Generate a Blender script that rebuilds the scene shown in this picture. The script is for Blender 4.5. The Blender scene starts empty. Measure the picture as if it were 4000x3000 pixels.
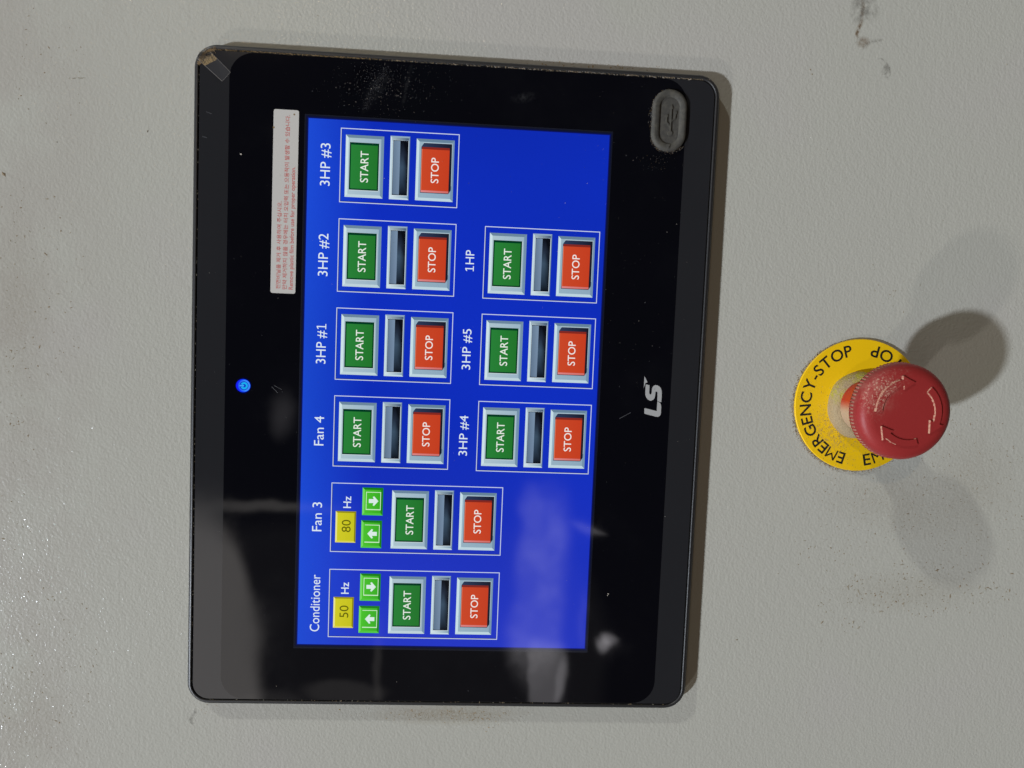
import bpy, math, random
from mathutils import Matrix, Vector

random.seed(11)
SC = bpy.context.scene
MM = 0.001
ORIGIN_Z = 1.30                      # height of the touch panel's centre above the floor
GLASS = 6.0                          # touch panel glass above the cabinet sheet, mm

# ------------------------------------------------------------------ camera
# panel space (mm): x = right, y = up, z = out of the cabinet; world: (x, -z, y + ORIGIN_Z)
F_PX = 2900.0
RCAM = [[0.9975246, 0.0408339, 0.0572472], [-0.0367666, 0.9968421, -0.0703842], [-0.0599405, 0.0681052, 0.9958759]]
CAM = (6.6116, 26.3655, 317.2186)    # (-up, right, out) from the glass centre


def world(x, y, z):
    return Vector((x * MM, -z * MM, y * MM + ORIGIN_Z))


def at(px, py, z=GLASS):
    """The panel-space point at height z that the photograph shows at pixel (px, py)."""
    a, b, c = (px - 2000) / F_PX, -(py - 1500) / F_PX, -1.0
    d = [RCAM[0][i] * a + RCAM[1][i] * b + RCAM[2][i] * c for i in range(3)]
    t = (z - GLASS - CAM[2]) / d[2]
    return (CAM[1] + t * d[1], -(CAM[0] + t * d[0]))


cam_data = bpy.data.cameras.new("camera")
cam_data.sensor_width = 36.0
cam_data.lens = F_PX / 4000 * 36.0
cam_data.clip_start = 0.01
cam_data.clip_end = 50.0
cam = bpy.data.objects.new("camera", cam_data)
SC.collection.objects.link(cam)
cols = []
for r in RCAM:                       # camera axes, (u, v, h) -> world (v, -h, -u)
    cols.append(Vector((r[1], -r[2], -r[0])))
cm = Matrix((cols[0], cols[1], cols[2])).transposed().to_4x4()
cm.translation = world(CAM[1], -CAM[0], CAM[2] + GLASS)
cam.matrix_world = cm
SC.camera = cam


def lin(c):
    return tuple(((v / 255) / 12.92 if v / 255 <= 0.04045 else ((v / 255 + 0.055) / 1.055) ** 2.4) for v in c)


# ------------------------------------------------------------------ node helpers
class N:
    """a tiny arithmetic wrapper round math nodes"""
    def __init__(s, tree, sock): s.t, s.s = tree, sock
    def _m(s, op, *a, clamp=False):
        n = s.t.nodes.new('ShaderNodeMath'); n.operation = op; n.use_clamp = clamp
        for i, v in enumerate((s,) + a):
            if isinstance(v, N): s.t.links.new(v.s, n.inputs[i])
            else: n.inputs[i].default_value = v
        return N(s.t, n.outputs[0])
    def __add__(s, o): return s._m('ADD', o)
    def __sub__(s, o): return s._m('SUBTRACT', o)
    def __mul__(s, o): return s._m('MULTIPLY', o)
    def __truediv__(s, o): return s._m('DIVIDE', o)
    def pow(s, o): return s._m('POWER', o)
    def max(s, o): return s._m('MAXIMUM', o)
    def min(s, o): return s._m('MINIMUM', o)
    def abs(s): return s._m('ABSOLUTE')
    def ramp(s, a, b):
        """smooth 0..1 as the value goes from a to b"""
        n = s.t.nodes.new('ShaderNodeMapRange'); n.interpolation_type = 'SMOOTHSTEP'
        s.t.links.new(s.s, n.inputs[0])
        lo, hi, o0, o1 = (a, b, 0.0, 1.0) if a < b else (b, a, 1.0, 0.0)
        n.inputs[1].default_value = lo; n.inputs[2].default_value = hi
        n.inputs[3].default_value = o0; n.inputs[4].default_value = o1
        return N(s.t, n.outputs[0])


def noise(t, vec, scale, detail=2.0, rough=0.5, out=0):
    n = t.nodes.new('ShaderNodeTexNoise'); n.inputs['Scale'].default_value = scale
    n.inputs['Detail'].default_value = detail; n.inputs['Roughness'].default_value = rough
    t.links.new(vec, n.inputs['Vector'])
    return N(t, n.outputs[out])


def mixc(t, fac, a, b):
    n = t.nodes.new('ShaderNodeMix'); n.data_type = 'RGBA'
    if isinstance(fac, N): t.links.new(fac.s, n.inputs[0])
    else: n.inputs[0].default_value = fac
    for i, v in ((6, a), (7, b)):
        if isinstance(v, tuple): n.inputs[i].default_value = (*v[:3], 1)
        else: t.links.new(v, n.inputs[i])
    return n.outputs[2]


# ------------------------------------------------------------------ world: dim surroundings, with soft bright patches painted in as the glass's reflections
W = bpy.data.worlds.new("World"); SC.world = W; W.use_nodes = True
wt = W.node_tree
for n in list(wt.nodes): wt.nodes.remove(n)
wo = wt.nodes.new('ShaderNodeOutputWorld'); wb = wt.nodes.new('ShaderNodeBackground')
wt.links.new(wb.outputs[0], wo.inputs[0])
tc = wt.nodes.new('ShaderNodeTexCoord'); sx = wt.nodes.new('ShaderNodeSeparateXYZ')
wt.links.new(tc.outputs['Generated'], sx.inputs[0])
dX, dY, dZ = (N(wt, sx.outputs[i]) for i in range(3))
hh = (dY * -1.0).max(0.08)
A0 = (dZ * -1.0) / hh
B0 = dX / hh
nz = wt.nodes.new('ShaderNodeTexNoise'); nz.inputs['Scale'].default_value = 14; nz.inputs['Detail'].default_value = 3
wt.links.new(tc.outputs['Generated'], nz.inputs['Vector'])
sp = wt.nodes.new('ShaderNodeSeparateXYZ'); wt.links.new(nz.outputs['Color'], sp.inputs[0])
A = A0 + (N(wt, sp.outputs[0]) - 0.5) * 0.035
B = B0 + (N(wt, sp.outputs[1]) - 0.5) * 0.035


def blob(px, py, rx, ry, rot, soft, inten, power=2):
    """brightness of one soft ellipse painted into the world, placed by where the glass mirrors it"""
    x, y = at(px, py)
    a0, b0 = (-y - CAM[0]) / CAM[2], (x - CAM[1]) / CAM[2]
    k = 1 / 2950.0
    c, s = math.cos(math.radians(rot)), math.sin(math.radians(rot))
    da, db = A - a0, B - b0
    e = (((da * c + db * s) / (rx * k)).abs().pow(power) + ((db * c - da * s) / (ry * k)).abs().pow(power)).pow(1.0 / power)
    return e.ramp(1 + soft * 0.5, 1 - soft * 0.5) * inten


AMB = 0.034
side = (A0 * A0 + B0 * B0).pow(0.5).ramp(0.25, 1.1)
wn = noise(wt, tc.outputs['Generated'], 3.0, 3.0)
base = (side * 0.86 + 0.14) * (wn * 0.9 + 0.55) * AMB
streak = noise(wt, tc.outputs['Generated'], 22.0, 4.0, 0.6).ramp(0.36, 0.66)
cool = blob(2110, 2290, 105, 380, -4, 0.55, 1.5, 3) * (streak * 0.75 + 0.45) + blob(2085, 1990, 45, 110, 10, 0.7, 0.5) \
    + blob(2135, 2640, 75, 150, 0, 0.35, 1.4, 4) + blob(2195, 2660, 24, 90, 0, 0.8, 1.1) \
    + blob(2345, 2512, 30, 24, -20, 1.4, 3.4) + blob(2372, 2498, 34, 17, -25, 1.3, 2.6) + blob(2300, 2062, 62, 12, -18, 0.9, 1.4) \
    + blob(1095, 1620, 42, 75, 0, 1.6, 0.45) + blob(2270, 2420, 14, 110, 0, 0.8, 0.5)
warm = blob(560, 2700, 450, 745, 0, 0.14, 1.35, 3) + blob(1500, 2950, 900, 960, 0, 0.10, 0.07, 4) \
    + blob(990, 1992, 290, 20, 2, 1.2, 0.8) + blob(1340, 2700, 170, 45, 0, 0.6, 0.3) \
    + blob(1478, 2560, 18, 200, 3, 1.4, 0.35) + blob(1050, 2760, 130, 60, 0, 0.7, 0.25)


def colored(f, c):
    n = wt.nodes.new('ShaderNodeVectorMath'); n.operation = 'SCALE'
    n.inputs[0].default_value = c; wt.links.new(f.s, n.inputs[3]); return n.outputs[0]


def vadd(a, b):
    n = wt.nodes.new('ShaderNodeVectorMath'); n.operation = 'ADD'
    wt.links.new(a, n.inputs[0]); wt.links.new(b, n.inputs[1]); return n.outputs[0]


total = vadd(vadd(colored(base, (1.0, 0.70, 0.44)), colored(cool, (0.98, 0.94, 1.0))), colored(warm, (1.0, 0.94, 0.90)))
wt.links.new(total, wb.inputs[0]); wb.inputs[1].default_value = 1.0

# ------------------------------------------------------------------ lamps: three ceiling lamps of the shop
ALB = 0.40


def ceiling_lamp(name, right, up, out, radiance, size, color):
    """disc lamp at (right, up, out) metres from the button's foot, giving the paint that radiance"""
    foot = world(0.9, -182, 0)
    v = Vector((right, -out, up)); d = v.length
    l = bpy.data.lights.new(name, 'AREA'); l.shape = 'DISK'; l.size = size; l.color = color
    cosw = out / d
    l.energy = math.pi * math.pi * (radiance / ALB) * d * d / cosw
    o = bpy.data.objects.new(name, l); SC.collection.objects.link(o)
    o.location = foot + v
    o.rotation_euler = (-v).to_track_quat('-Z', 'Y').to_euler()
    return o


K = 5.0
ceiling_lamp("ceiling_lamp", -0.685 * K, 1.34 * K, K, 0.217, 0.43, (0.91, 0.99, 1.10))
ceiling_lamp("ceiling_lamp", 1.75 * K, 1.37 * K, K, 0.053, 0.50, (0.94, 0.98, 0.95))
ceiling_lamp("ceiling_lamp", -1.66 * K, 1.38 * K, K, 0.031, 0.50, (1.0, 0.96, 0.90))
gx, gy = at(1000, 20, 0)             # the one nearest overhead; the paint mirrors it just above the panel's corner
gk = 2600.0 / (CAM[2] + GLASS)
over = (gx + (gx - CAM[1]) * gk, gy + (gy + CAM[0]) * gk)
ceiling_lamp("ceiling_lamp", (over[0] - 0.9) * MM, (over[1] + 182) * MM, 2.6, 0.029, 0.10, (1.0, 0.77, 0.52))

SC.view_settings.view_transform = 'Standard'
SC.view_settings.look = 'None'
SC.view_settings.exposure = 0.0
SC.view_settings.gamma = 1.0


# ------------------------------------------------------------------ materials
def mat(name, color=(0.5, 0.5, 0.5), rough=0.5, spec=0.5, metal=0.0, build=None):
    m = bpy.data.materials.new(name); m.use_nodes = True
    t = m.node_tree; b = t.nodes['Principled BSDF']
    b.inputs['Base Color'].default_value = (*color[:3], 1)
    b.inputs['Roughness'].default_value = rough
    b.inputs['Specular IOR Level'].default_value = spec
    b.inputs['Metallic'].default_value = metal
    if build:
        tcn = t.nodes.new('ShaderNodeTexCoord')
        build(t, b, tcn.outputs['Object'])
    return m


def bump(t, b, h, dist, strength=1.0):
    n = t.nodes.new('ShaderNodeBump'); n.inputs['Distance'].default_value = dist
    n.inputs['Strength'].default_value = strength
    t.links.new(h.s, n.inputs['Height']); t.links.new(n.outputs[0], b.inputs['Normal'])


def xyz(t, vec):
    s = t.nodes.new('ShaderNodeSeparateXYZ'); t.links.new(vec, s.inputs[0])
    return [N(t, s.outputs[i]) for i in range(3)]


def b_paint(t, b, v):
    x, y, z = xyz(t, v)
    big = noise(t, v, 14, 3, 0.6)
    pink = noise(t, v, 9, 2, 0.5, 0).ramp(0.5, 0.68)
    fine = noise(t, v, 900, 2, 0.6)
    c1 = mixc(t, big, (0.402, 0.396, 0.350), (0.388, 0.381, 0.339))
    c2 = mixc(t, pink * 0.6, c1, (0.400, 0.380, 0.355))
    up = y.ramp(0.120, 0.185) * noise(t, v, 30, 3, 0.6).ramp(0.3, 0.6)   # dusty grime towards the cabinet's upper part
    c3 = mixc(t, up * 0.5, c2, (0.345, 0.318, 0.285))
    c4 = mixc(t, fine * 0.10, c3, (0.30, 0.285, 0.25))
    t.links.new(c4, b.inputs['Base Color'])
    peel = noise(t, v, 820, 1.5, 0.45)
    lump = noise(t, v, 260, 2, 0.5)
    bump(t, b, peel * 0.75 + lump * 0.6 + fine * 0.2, 0.00019, 1.0)
    glint = noise(t, v, 1300, 2, 0.6).ramp(0.52, 0.60)
    b.inputs['Coat Roughness'].default_value = 0.12; b.inputs['Coat IOR'].default_value = 1.7
    t.links.new((glint * 0.22).s, b.inputs['Coat Weight'])
    n2 = t.nodes.new('ShaderNodeBump'); n2.inputs['Distance'].default_value = 0.00020
    t.links.new((peel + lump * 0.5 + noise(t, v, 1600, 1, 0.5) * 0.5).s, n2.inputs['Height']); t.links.new(n2.outputs[0], b.inputs['Coat Normal'])
    r = noise(t, v, 40, 2)
    t.links.new((r * 0.10 + 0.27).s, b.inputs['Roughness'])


M = {}
M['paint'] = mat('textured_grey_paint', rough=0.34, spec=0.09, build=b_paint)


def b_plastic(t, b, v):
    n = noise(t, v, 2200, 2)
    bump(t, b, n, 0.00005, 0.6)
    d = noise(t, v, 300, 4, 0.7).ramp(0.60, 0.78)
    t.links.new(mixc(t, d * 0.22, (0.0185, 0.0183, 0.0195), (0.12, 0.10, 0.080)), b.inputs['Base Color'])


M['bezel'] = mat('moulded_charcoal_plastic', rough=0.42, spec=0.55, build=b_plastic)


def b_film(c, r=0.07, rr=0.05):
    def f(t, b, v):
        d = noise(t, v, 700, 4, 0.75).ramp(0.66, 0.86)
        smear = noise(t, v, 22, 4, 0.65).ramp(0.45, 0.75)
        t.links.new(mixc(t, d * 0.12 + smear * 0.006, c, (0.20, 0.20, 0.21)), b.inputs['Base Color'])
        t.links.new((smear * rr + r).s, b.inputs['Roughness'])
    return f


M['band'] = mat('dark_grey_film', build=b_film((0.0170, 0.0172, 0.0195), 0.06, 0.05))
M['black'] = mat('black_glass_print', build=b_film((0.0026, 0.0027, 0.0044), 0.03, 0.04))
M['border'] = mat('display_edge', (0.0125, 0.014, 0.023), 0.05)
M['gap'] = mat('dark_gap', (0.008, 0.007, 0.006), 0.8)
M['logo'] = mat('silver_print', (0.35, 0.35, 0.35), 0.35)
M['rubber'] = mat('dusty_grey_rubber', rough=0.75, build=lambda t, b, v: (
    t.links.new(mixc(t, noise(t, v, 500, 4, 0.7).ramp(0.35, 0.75), (0.044, 0.042, 0.037), (0.078, 0.072, 0.058)), b.inputs['Base Color']),
    bump(t, b, noise(t, v, 1800, 2), 0.00008, 0.8)))
M['rubber_in'] = mat('grey_rubber_recess', rough=0.8, build=lambda t, b, v: (
    t.links.new(mixc(t, noise(t, v, 600, 4, 0.7).ramp(0.35, 0.75), (0.038, 0.036, 0.032), (0.064, 0.059, 0.049)), b.inputs['Base Color']),))
M['paper'] = mat('white_label_paper', rough=0.6, build=lambda t, b, v: (
    t.links.new(mixc(t, noise(t, v, 60, 3), (0.455, 0.440, 0.412), (0.485, 0.462, 0.436)), b.inputs['Base Color']),))
M['red_ink'] = mat('faded_red_ink', (0.46, 0.085, 0.075), 0.6)
M['spot'] = mat('brown_spot', (0.19, 0.12, 0.05), 0.7)


def b_lcd(t, b, v):
    a = t.nodes.new('ShaderNodeVertexColor'); a.layer_name = 'col'
    n = noise(t, v, 2600, 1).s
    c = mixc(t, N(t, n) * 0.16, a.outputs[0], (0, 0, 0))
    t.links.new(c, b.inputs['Emission Color']); b.inputs['Emission Strength'].default_value = 1.0


M['lcd'] = mat('lit_display', (0, 0, 0), 0.05, build=b_lcd)


def b_yellow(t, b, v):
    x, y, z = xyz(t, v)
    g = noise(t, v, 900, 4, 0.75)
    m = ((x + 0.004) * (x + 0.004) + (y - 0.004) * (y - 0.004)).pow(0.5)
    region = (((x + 0.010) * (x + 0.010) + (y - 0.011) * (y - 0.011)).pow(0.5)).ramp(0.013, 0.004)
    region2 = (((x + 0.021) * (x + 0.021) + (y - 0.006) * (y - 0.006)).pow(0.5)).ramp(0.016, 0.003)
    f = (region * 0.8 + region2 * 0.25) * g.ramp(0.46, 0.66)
    d2 = noise(t, v, 260, 4, 0.7).ramp(0.62, 0.8) * 0.22
    t.links.new(mixc(t, f + d2, (0.77, 0.475, 0.003), (0.40, 0.26, 0.07)), b.inputs['Base Color'])


M['yellow'] = mat('yellow_plastic', rough=0.42, build=b_yellow)
M['letter'] = mat('black_letter_ink', rough=0.5, build=lambda t, b, v: (
    t.links.new(mixc(t, noise(t, v, 1500, 3, 0.7).ramp(0.60, 0.75) * 0.5, (0.008, 0.008, 0.006), (0.22, 0.16, 0.04)), b.inputs['Base Color']),))


def b_collar(t, b, v):
    x, y, z = xyz(t, v)
    g = noise(t, v, 1100, 4, 0.75)
    lump = noise(t, v, 160, 3, 0.6)
    keep = x.ramp(-0.002, 0.005) * lump.ramp(0.35, 0.6)
    dusty = mixc(t, g, (0.25, 0.18, 0.095), (0.46, 0.35, 0.205))
    t.links.new(mixc(t, keep * g.ramp(0.62, 0.42), dusty, (0.40, 0.36, 0.03)), b.inputs['Base Color'])
    bump(t, b, g, 0.0006, 1.0)


M['collar'] = mat('yellow_collar_under_dust', rough=0.85, build=b_collar)


def b_skirt(t, b, v):
    x, y, z = xyz(t, v)
    g = noise(t, v, 1000, 4, 0.75)
    low = x.ramp(0.003, -0.003)
    f = (low * 0.9 + g.ramp(0.60, 0.72) * 0.6).min(1.0)
    t.links.new(mixc(t, f, (0.42, 0.026, 0.010), (0.44, 0.33, 0.215)), b.inputs['Base Color'])


M['skirt'] = mat('bright_red_skirt', rough=0.4, build=b_skirt)
M['stem'] = mat('dusty_grey_stem', rough=0.7, build=lambda t, b, v: (
    t.links.new(mixc(t, noise(t, v, 900, 4, 0.7), (0.16, 0.13, 0.12), (0.40, 0.33, 0.28)), b.inputs['Base Color']),))


def b_head(t, b, v):
    x, y, z = xyz(t, v)
    g = noise(t, v, 1150, 3, 0.7)
    haze = noise(t, v, 240, 4, 0.7)
    d = ((x - 0.008) * (x - 0.008) + (y - 0.013) * (y - 0.013)).pow(0.5)
    reg = d.ramp(0.012, 0.003)
    rr = (x * x + y * y).pow(0.5)
    band = rr.ramp(0.009, 0.012) * rr.ramp(0.0195, 0.018)
    ang = (x + 0.003).ramp(-0.004, 0.006) * (y - 0.002).ramp(-0.004, 0.004)
    few = g.ramp(0.705, 0.76) * 0.40
    f = (band * ang * reg.max(0.22)) * g.ramp(0.50, 0.64) * 0.85 + few + haze.ramp(0.35, 0.8) * reg * 0.32
    t.links.new(mixc(t, f.min(1.0), (0.270, 0.0235, 0.0225), (0.48, 0.27, 0.20)), b.inputs['Base Color'])
    t.links.new((f * 0.4 + 0.46).min(0.9).s, b.inputs['Roughness'])
    bump(t, b, g, 0.00010, 0.5)


M['head'] = mat('red_mushroom_plastic', rough=0.4, spec=0.28, build=b_head)
M['headdust'] = mat('pale_dust_on_ledge', rough=0.9, build=lambda t, b, v: (
    t.links.new(mixc(t, noise(t, v, 1500, 3, 0.7).ramp(0.35, 0.6), (0.31, 0.06, 0.05), (0.45, 0.26, 0.17)), b.inputs['Base Color']),))
M['brown'] = mat('brown_sawdust', (0.215, 0.165, 0.105), 0.9)
M['olive'] = mat('olive_grime', (0.265, 0.240, 0.185), 0.9)
M['tanish'] = mat('fawn_dust', (0.27, 0.235, 0.175), 0.9)
M['tan'] = mat('tan_dust', (0.33, 0.235, 0.135), 0.9)
M['pale'] = mat('pale_dust', (0.42, 0.38, 0.33), 0.9)
M['ochre'] = mat('ochre_dust', (0.25, 0.165, 0.065), 0.9)
M['lint'] = mat('grey_lint', (0.115, 0.115, 0.125), 0.9)


def b_smear(color, lo, hi, strength, scale):
    def f(t, b, v):
        a = t.nodes.new('ShaderNodeVertexColor'); a.layer_name = 'col'
        s = t.nodes.new('ShaderNodeSeparateColor'); t.links.new(a.outputs[0], s.inputs[0])
        n = noise(t, v, scale, 4, 0.7).ramp(lo, hi)
        t.links.new((N(t, s.outputs[0]) * n * strength).s, b.inputs['Alpha'])
    return f


M['stain'] = mat('brown_water_stain', (0.20, 0.13, 0.07), 0.6, build=b_smear(None, 0.3, 0.7, 0.85, 300))
M['grime'] = mat('grey_grime_film', (0.20, 0.19, 0.165), 0.7, build=b_smear(None, 0.35, 0.7, 0.55, 260))
M['haze'] = mat('dust_film_on_glass', (0.30, 0.30, 0.31), 0.8, build=b_smear(None, 0.35, 0.75, 0.06, 500))
M['ochrefilm'] = mat('ochre_dust_film', (0.36, 0.25, 0.12), 0.9, build=b_smear(None, 0.25, 0.60, 0.9, 900))


M['edgefilm'] = mat('tan_dust_film', (0.40, 0.33, 0.22), 0.9, build=b_smear(None, 0.2, 0.8, 0.38, 700))
M['dustfilm'] = mat('thin_dust_film', (0.33, 0.27, 0.19), 0.9, build=b_smear(None, 0.2, 0.8, 0.15, 700))


def b_tape(t, b, v):
    b.inputs['Alpha'].default_value = 0.06


M['tape'] = mat('clear_adhesive_tape', (0.35, 0.35, 0.37), 0.12, build=b_tape)
M['tapedust'] = mat('dusty_tape_end', (0.06, 0.055, 0.048), 0.8)
M['tapedust'].node_tree.nodes['Principled BSDF'].inputs['Alpha'].default_value = 0.55
M['tapeedge'] = mat('tape_cut_edge', (0.16, 0.155, 0.155), 0.4)


# ------------------------------------------------------------------ mesh builder
class MB:
    def __init__(s):
        s.v, s.f, s.m, s.c, s.smooth, s.mats = [], [], [], [], [], []

    def mi(s, m):
        if m not in s.mats: s.mats.append(m)
        return s.mats.index(m)

    def add(s, verts, faces, m, colors=None, smooth=False):
        k = len(s.v); s.v += [tuple(p) for p in verts]; i = s.mi(m)
        if colors is None: colors = [(1, 1, 1)] * len(verts)
        elif len(colors) == 3 and not isinstance(colors[0], tuple): colors = [colors] * len(verts)
        s.c += list(colors)
        for f in faces:
            s.f.append(tuple(k + j for j in f)); s.m.append(i); s.smooth.append(smooth)

    def poly(s, pts, z, m, col=None):
        s.add([(p[0], p[1], z) for p in pts], [tuple(range(len(pts)))], m, col)

    def rect(s, x0, y0, x1, y1, z, m, col=None):
        s.poly([(x0, y0), (x1, y0), (x1, y1), (x0, y1)], z, m, col)

    def prism(s, pts, z0, z1, m, side=None, bevel=0.0):
        """closed outline pts (counter-clockwise) extruded z0..z1; side(nx, ny) may give another material for a side face"""
        n = len(pts)
        s.add([(p[0], p[1], z1) for p in pts], [tuple(range(n))], m)
        for i in range(n):
            a, b = pts[i], pts[(i + 1) % n]
            dx, dy = b[0] - a[0], b[1] - a[1]; L = math.hypot(dx, dy) or 1
            mm = side(dy / L, -dx / L) if side else m
            s.add([(a[0], a[1], z0), (b[0], b[1], z0), (b[0], b[1], z1), (a[0], a[1], z1)], [(0, 1, 2, 3)], mm or m)

    def rings(s, rings, m, cap_top=True, smooth=True, mfun=None):
        """loops of equal length joined in order"""
        n = len(rings[0]); verts = [p for r in rings for p in r]; k = len(s.v)
        s.v += [tuple(p) for p in verts]; s.c += [(1, 1, 1)] * len(verts)
        for i in range(len(rings) - 1):
            for j in range(n):
                mm = (mfun(i, j) if mfun else None) or m
                s.f.append((k + i * n + j, k + i * n + (j + 1) % n, k + (i + 1) * n + (j + 1) % n, k + (i + 1) * n + j))
                s.m.append(s.mi(mm)); s.smooth.append(smooth)
        if cap_top:
            s.f.append(tuple(k + (len(rings) - 1) * n + j for j in range(n))); s.m.append(s.mi(m)); s.smooth.append(False)

    def mesh(s, name):
        me = bpy.data.meshes.new(name)
        me.from_pydata([(x * MM, y * MM, z * MM) for x, y, z in s.v], [], s.f)
        for m in s.mats: me.materials.append(M[m])
        me.polygons.foreach_set('material_index', s.m)
        me.polygons.foreach_set('use_smooth', s.smooth)
        ca = me.color_attributes.new('col', 'FLOAT_COLOR', 'POINT')
        flat = []
        for c in s.c: flat += [c[0], c[1], c[2], 1.0]
        ca.data.foreach_set('color', flat)
        me.update()
        return me

    def build(s, name, parent=None, loc=(0, 0, 0)):
        return link(name, s.mesh(name), parent, loc)


def link(name, data, parent=None, loc=(0, 0, 0)):
    o = bpy.data.objects.new(name, data); SC.collection.objects.link(o)
    if parent:
        o.parent = parent; o.location = [c * MM for c in loc]
    else:
        o.location = world(*loc); o.rotation_euler = (math.pi / 2, 0, 0)
    return o


def tag(o, label=None, cat=None, group=None, kind=None):
    if label: o['label'] = label
    if cat: o['category'] = cat
    if group: o['group'] = group
    if kind: o['kind'] = kind
    return o


def rrect(cx, cy, w, h, r, z=None, n=8):
    pts = []
    for qx, qy, a0 in ((1, 1, 0), (-1, 1, 90), (-1, -1, 180), (1, -1, 270)):
        for i in range(n + 1):
            a = math.radians(a0 + 90 * i / n)
            pts.append((cx + qx * (w / 2 - r) + r * math.cos(a), cy + qy * (h / 2 - r) + r * math.sin(a)))
    return pts if z is None else [(x, y, z) for x, y in pts]


# ------------------------------------------------------------------ lettering
_tc = {}


def glyphs(body, weight=0.0):
    key = (body, weight)
    if key not in _tc:
        cu = bpy.data.curves.new('lettering', 'FONT'); cu.body = body; cu.size = 1.0; cu.offset = weight
        cu.resolution_u = 4
        ob = bpy.data.objects.new('lettering', cu); SC.collection.objects.link(ob)
        dg = bpy.context.evaluated_depsgraph_get(); ev = ob.evaluated_get(dg)
        me = ev.to_mesh()
        vs = [(v.co.x, v.co.y) for v in me.vertices]; fs = [tuple(p.vertices) for p in me.polygons]
        ev.to_mesh_clear(); bpy.data.objects.remove(ob); bpy.data.curves.remove(cu)
        _tc[key] = (vs, fs)
    return _tc[key]


def text(mb, body, x0, x1, base, cap, z, m, col=None, weight=0.0, full=False):
    """lettering fitted between x0 and x1 on a baseline; cap = height of the capitals (full: of the whole line)"""
    vs, fs = glyphs(body, weight)
    if not vs: return
    lo, hi = min(p[0] for p in vs), max(p[0] for p in vs)
    if full: h0, h1 = min(p[1] for p in vs), max(p[1] for p in vs)
    else:
        H, _ = glyphs('H', weight); h0, h1 = 0.0, max(p[1] for p in H)
    sx_, sy_ = (x1 - x0) / (hi - lo), cap / (h1 - h0)
    mb.add([(x0 + (p[0] - lo) * sx_, base + (p[1] - h0) * sy_, z) for p in vs], fs, m, col)


def flake(mb, x, y, z, L, w, ang, h, m):
    c, s = math.cos(ang), math.sin(ang)
    q = [(L, 0), (0.15 * L, w), (-L, 0.2 * w), (-0.2 * L, -w)]
    p = [(x + a * c - b * s, y + a * s + b * c, z) for a, b in q] + [(x, y, z + h)]
    mb.add(p, [(0, 1, 4), (1, 2, 4), (2, 3, 4), (3, 0, 4)], m)


def stipple(mb, px, py, rx, ry, n, smin, smax, mats, z=0.0, rot=0, gauss=False, longish=0.2, hgt=0.10, reject=None):
    """dust flakes scattered over an ellipse given in photograph pixels, laid on the plane at height z"""
    cr, sr = math.cos(math.radians(rot)), math.sin(math.radians(rot))
    for _ in range(n):
        if gauss: a, b = random.gauss(0, 0.5), random.gauss(0, 0.5)
        else:
            r = math.sqrt(random.random()); t = random.random() * 6.283; a, b = r * math.cos(t), r * math.sin(t)
        X, Y = a * rx, b * ry
        x, y = at(px + X * cr - Y * sr, py + X * sr + Y * cr, z)
        if reject and reject(x, y): continue
        sz = smin + (smax - smin) * random.random() ** 4
        L = sz * (2.0 if random.random() < longish else 1.0)
        flake(mb, x, y, z + 0.01, L / 2, sz * 0.32, random.random() * 6.28, sz * hgt, random.choice(mats))


# ================================================================== the cabinet sheet
mb = MB()
mb.add([(-900, -1100, 0), (900, -1100, 0), (900, 650, 0), (-900, 650, 0)], [(0, 1, 2, 3)], 'paint')
mb.add([(-900, -1100, -2), (900, -1100, -2), (900, 650, -2), (-900, 650, -2)], [(3, 2, 1, 0)], 'paint')
wall = mb.build('cabinet_wall')
tag(wall, 'grey powder coated sheet metal front of the control cabinet', kind='structure')

# ================================================================== touch panel
HW, HH = 139.1, 109.5
panel = link('touch_panel', None)
tag(panel, 'black framed industrial touch panel showing a blue screen of start and stop buttons', 'touch panel')

mb = MB()
prof = [(0.5, 0.0, 9), (0.0, 0.6, 9.5), (0.0, 3.6, 9.5), (0.25, 4.8, 9.3), (0.8, 5.7, 8.8), (1.4, 6.1, 8.2), (1.9, 6.15, 7.8), (2.2, 6.0, 7.5), (2.3, 5.2, 7.4)]
rg = [rrect(0, 0, 2 * (HW - i), 2 * (HH - i), r, z) for i, z, r in prof]
mb.rings(rg, 'bezel', cap_top=False)
mb.rings([rrect(0, 0, 2 * (HW - 2.3), 2 * (HH - 2.3), 7.4, 5.2), rrect(0, 0, 2 * (HW - 4), 2 * (HH - 4), 6, 5.19)], 'gap', cap_top=False)
mb.build('bezel', panel)

mb = MB()
mb.rings([rrect(0, 0, 2 * (HW - 2.75), 2 * (HH - 2.75), 7.0, 5.2), rrect(0, 0, 2 * (HW - 2.75), 2 * (HH - 2.75), 7.0, 5.9),
          rrect(0, 0, 2 * (HW - 2.9), 2 * (HH - 2.9), 6.85, 6.0)], 'band', smooth=False)
mb.build('front_sheet', panel)
mb = MB()
mb.poly(rrect(0, 0, 2 * (HW - 2.95), 2 * 94.9, 10), 6.02, 'black')
mb.build('black_window', panel)

SWm, SHm = 222.72, 125.28


def S(px, py): return ((px / 1024 - 0.5) * SWm, (0.5 - py / 600) * SHm)


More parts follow.
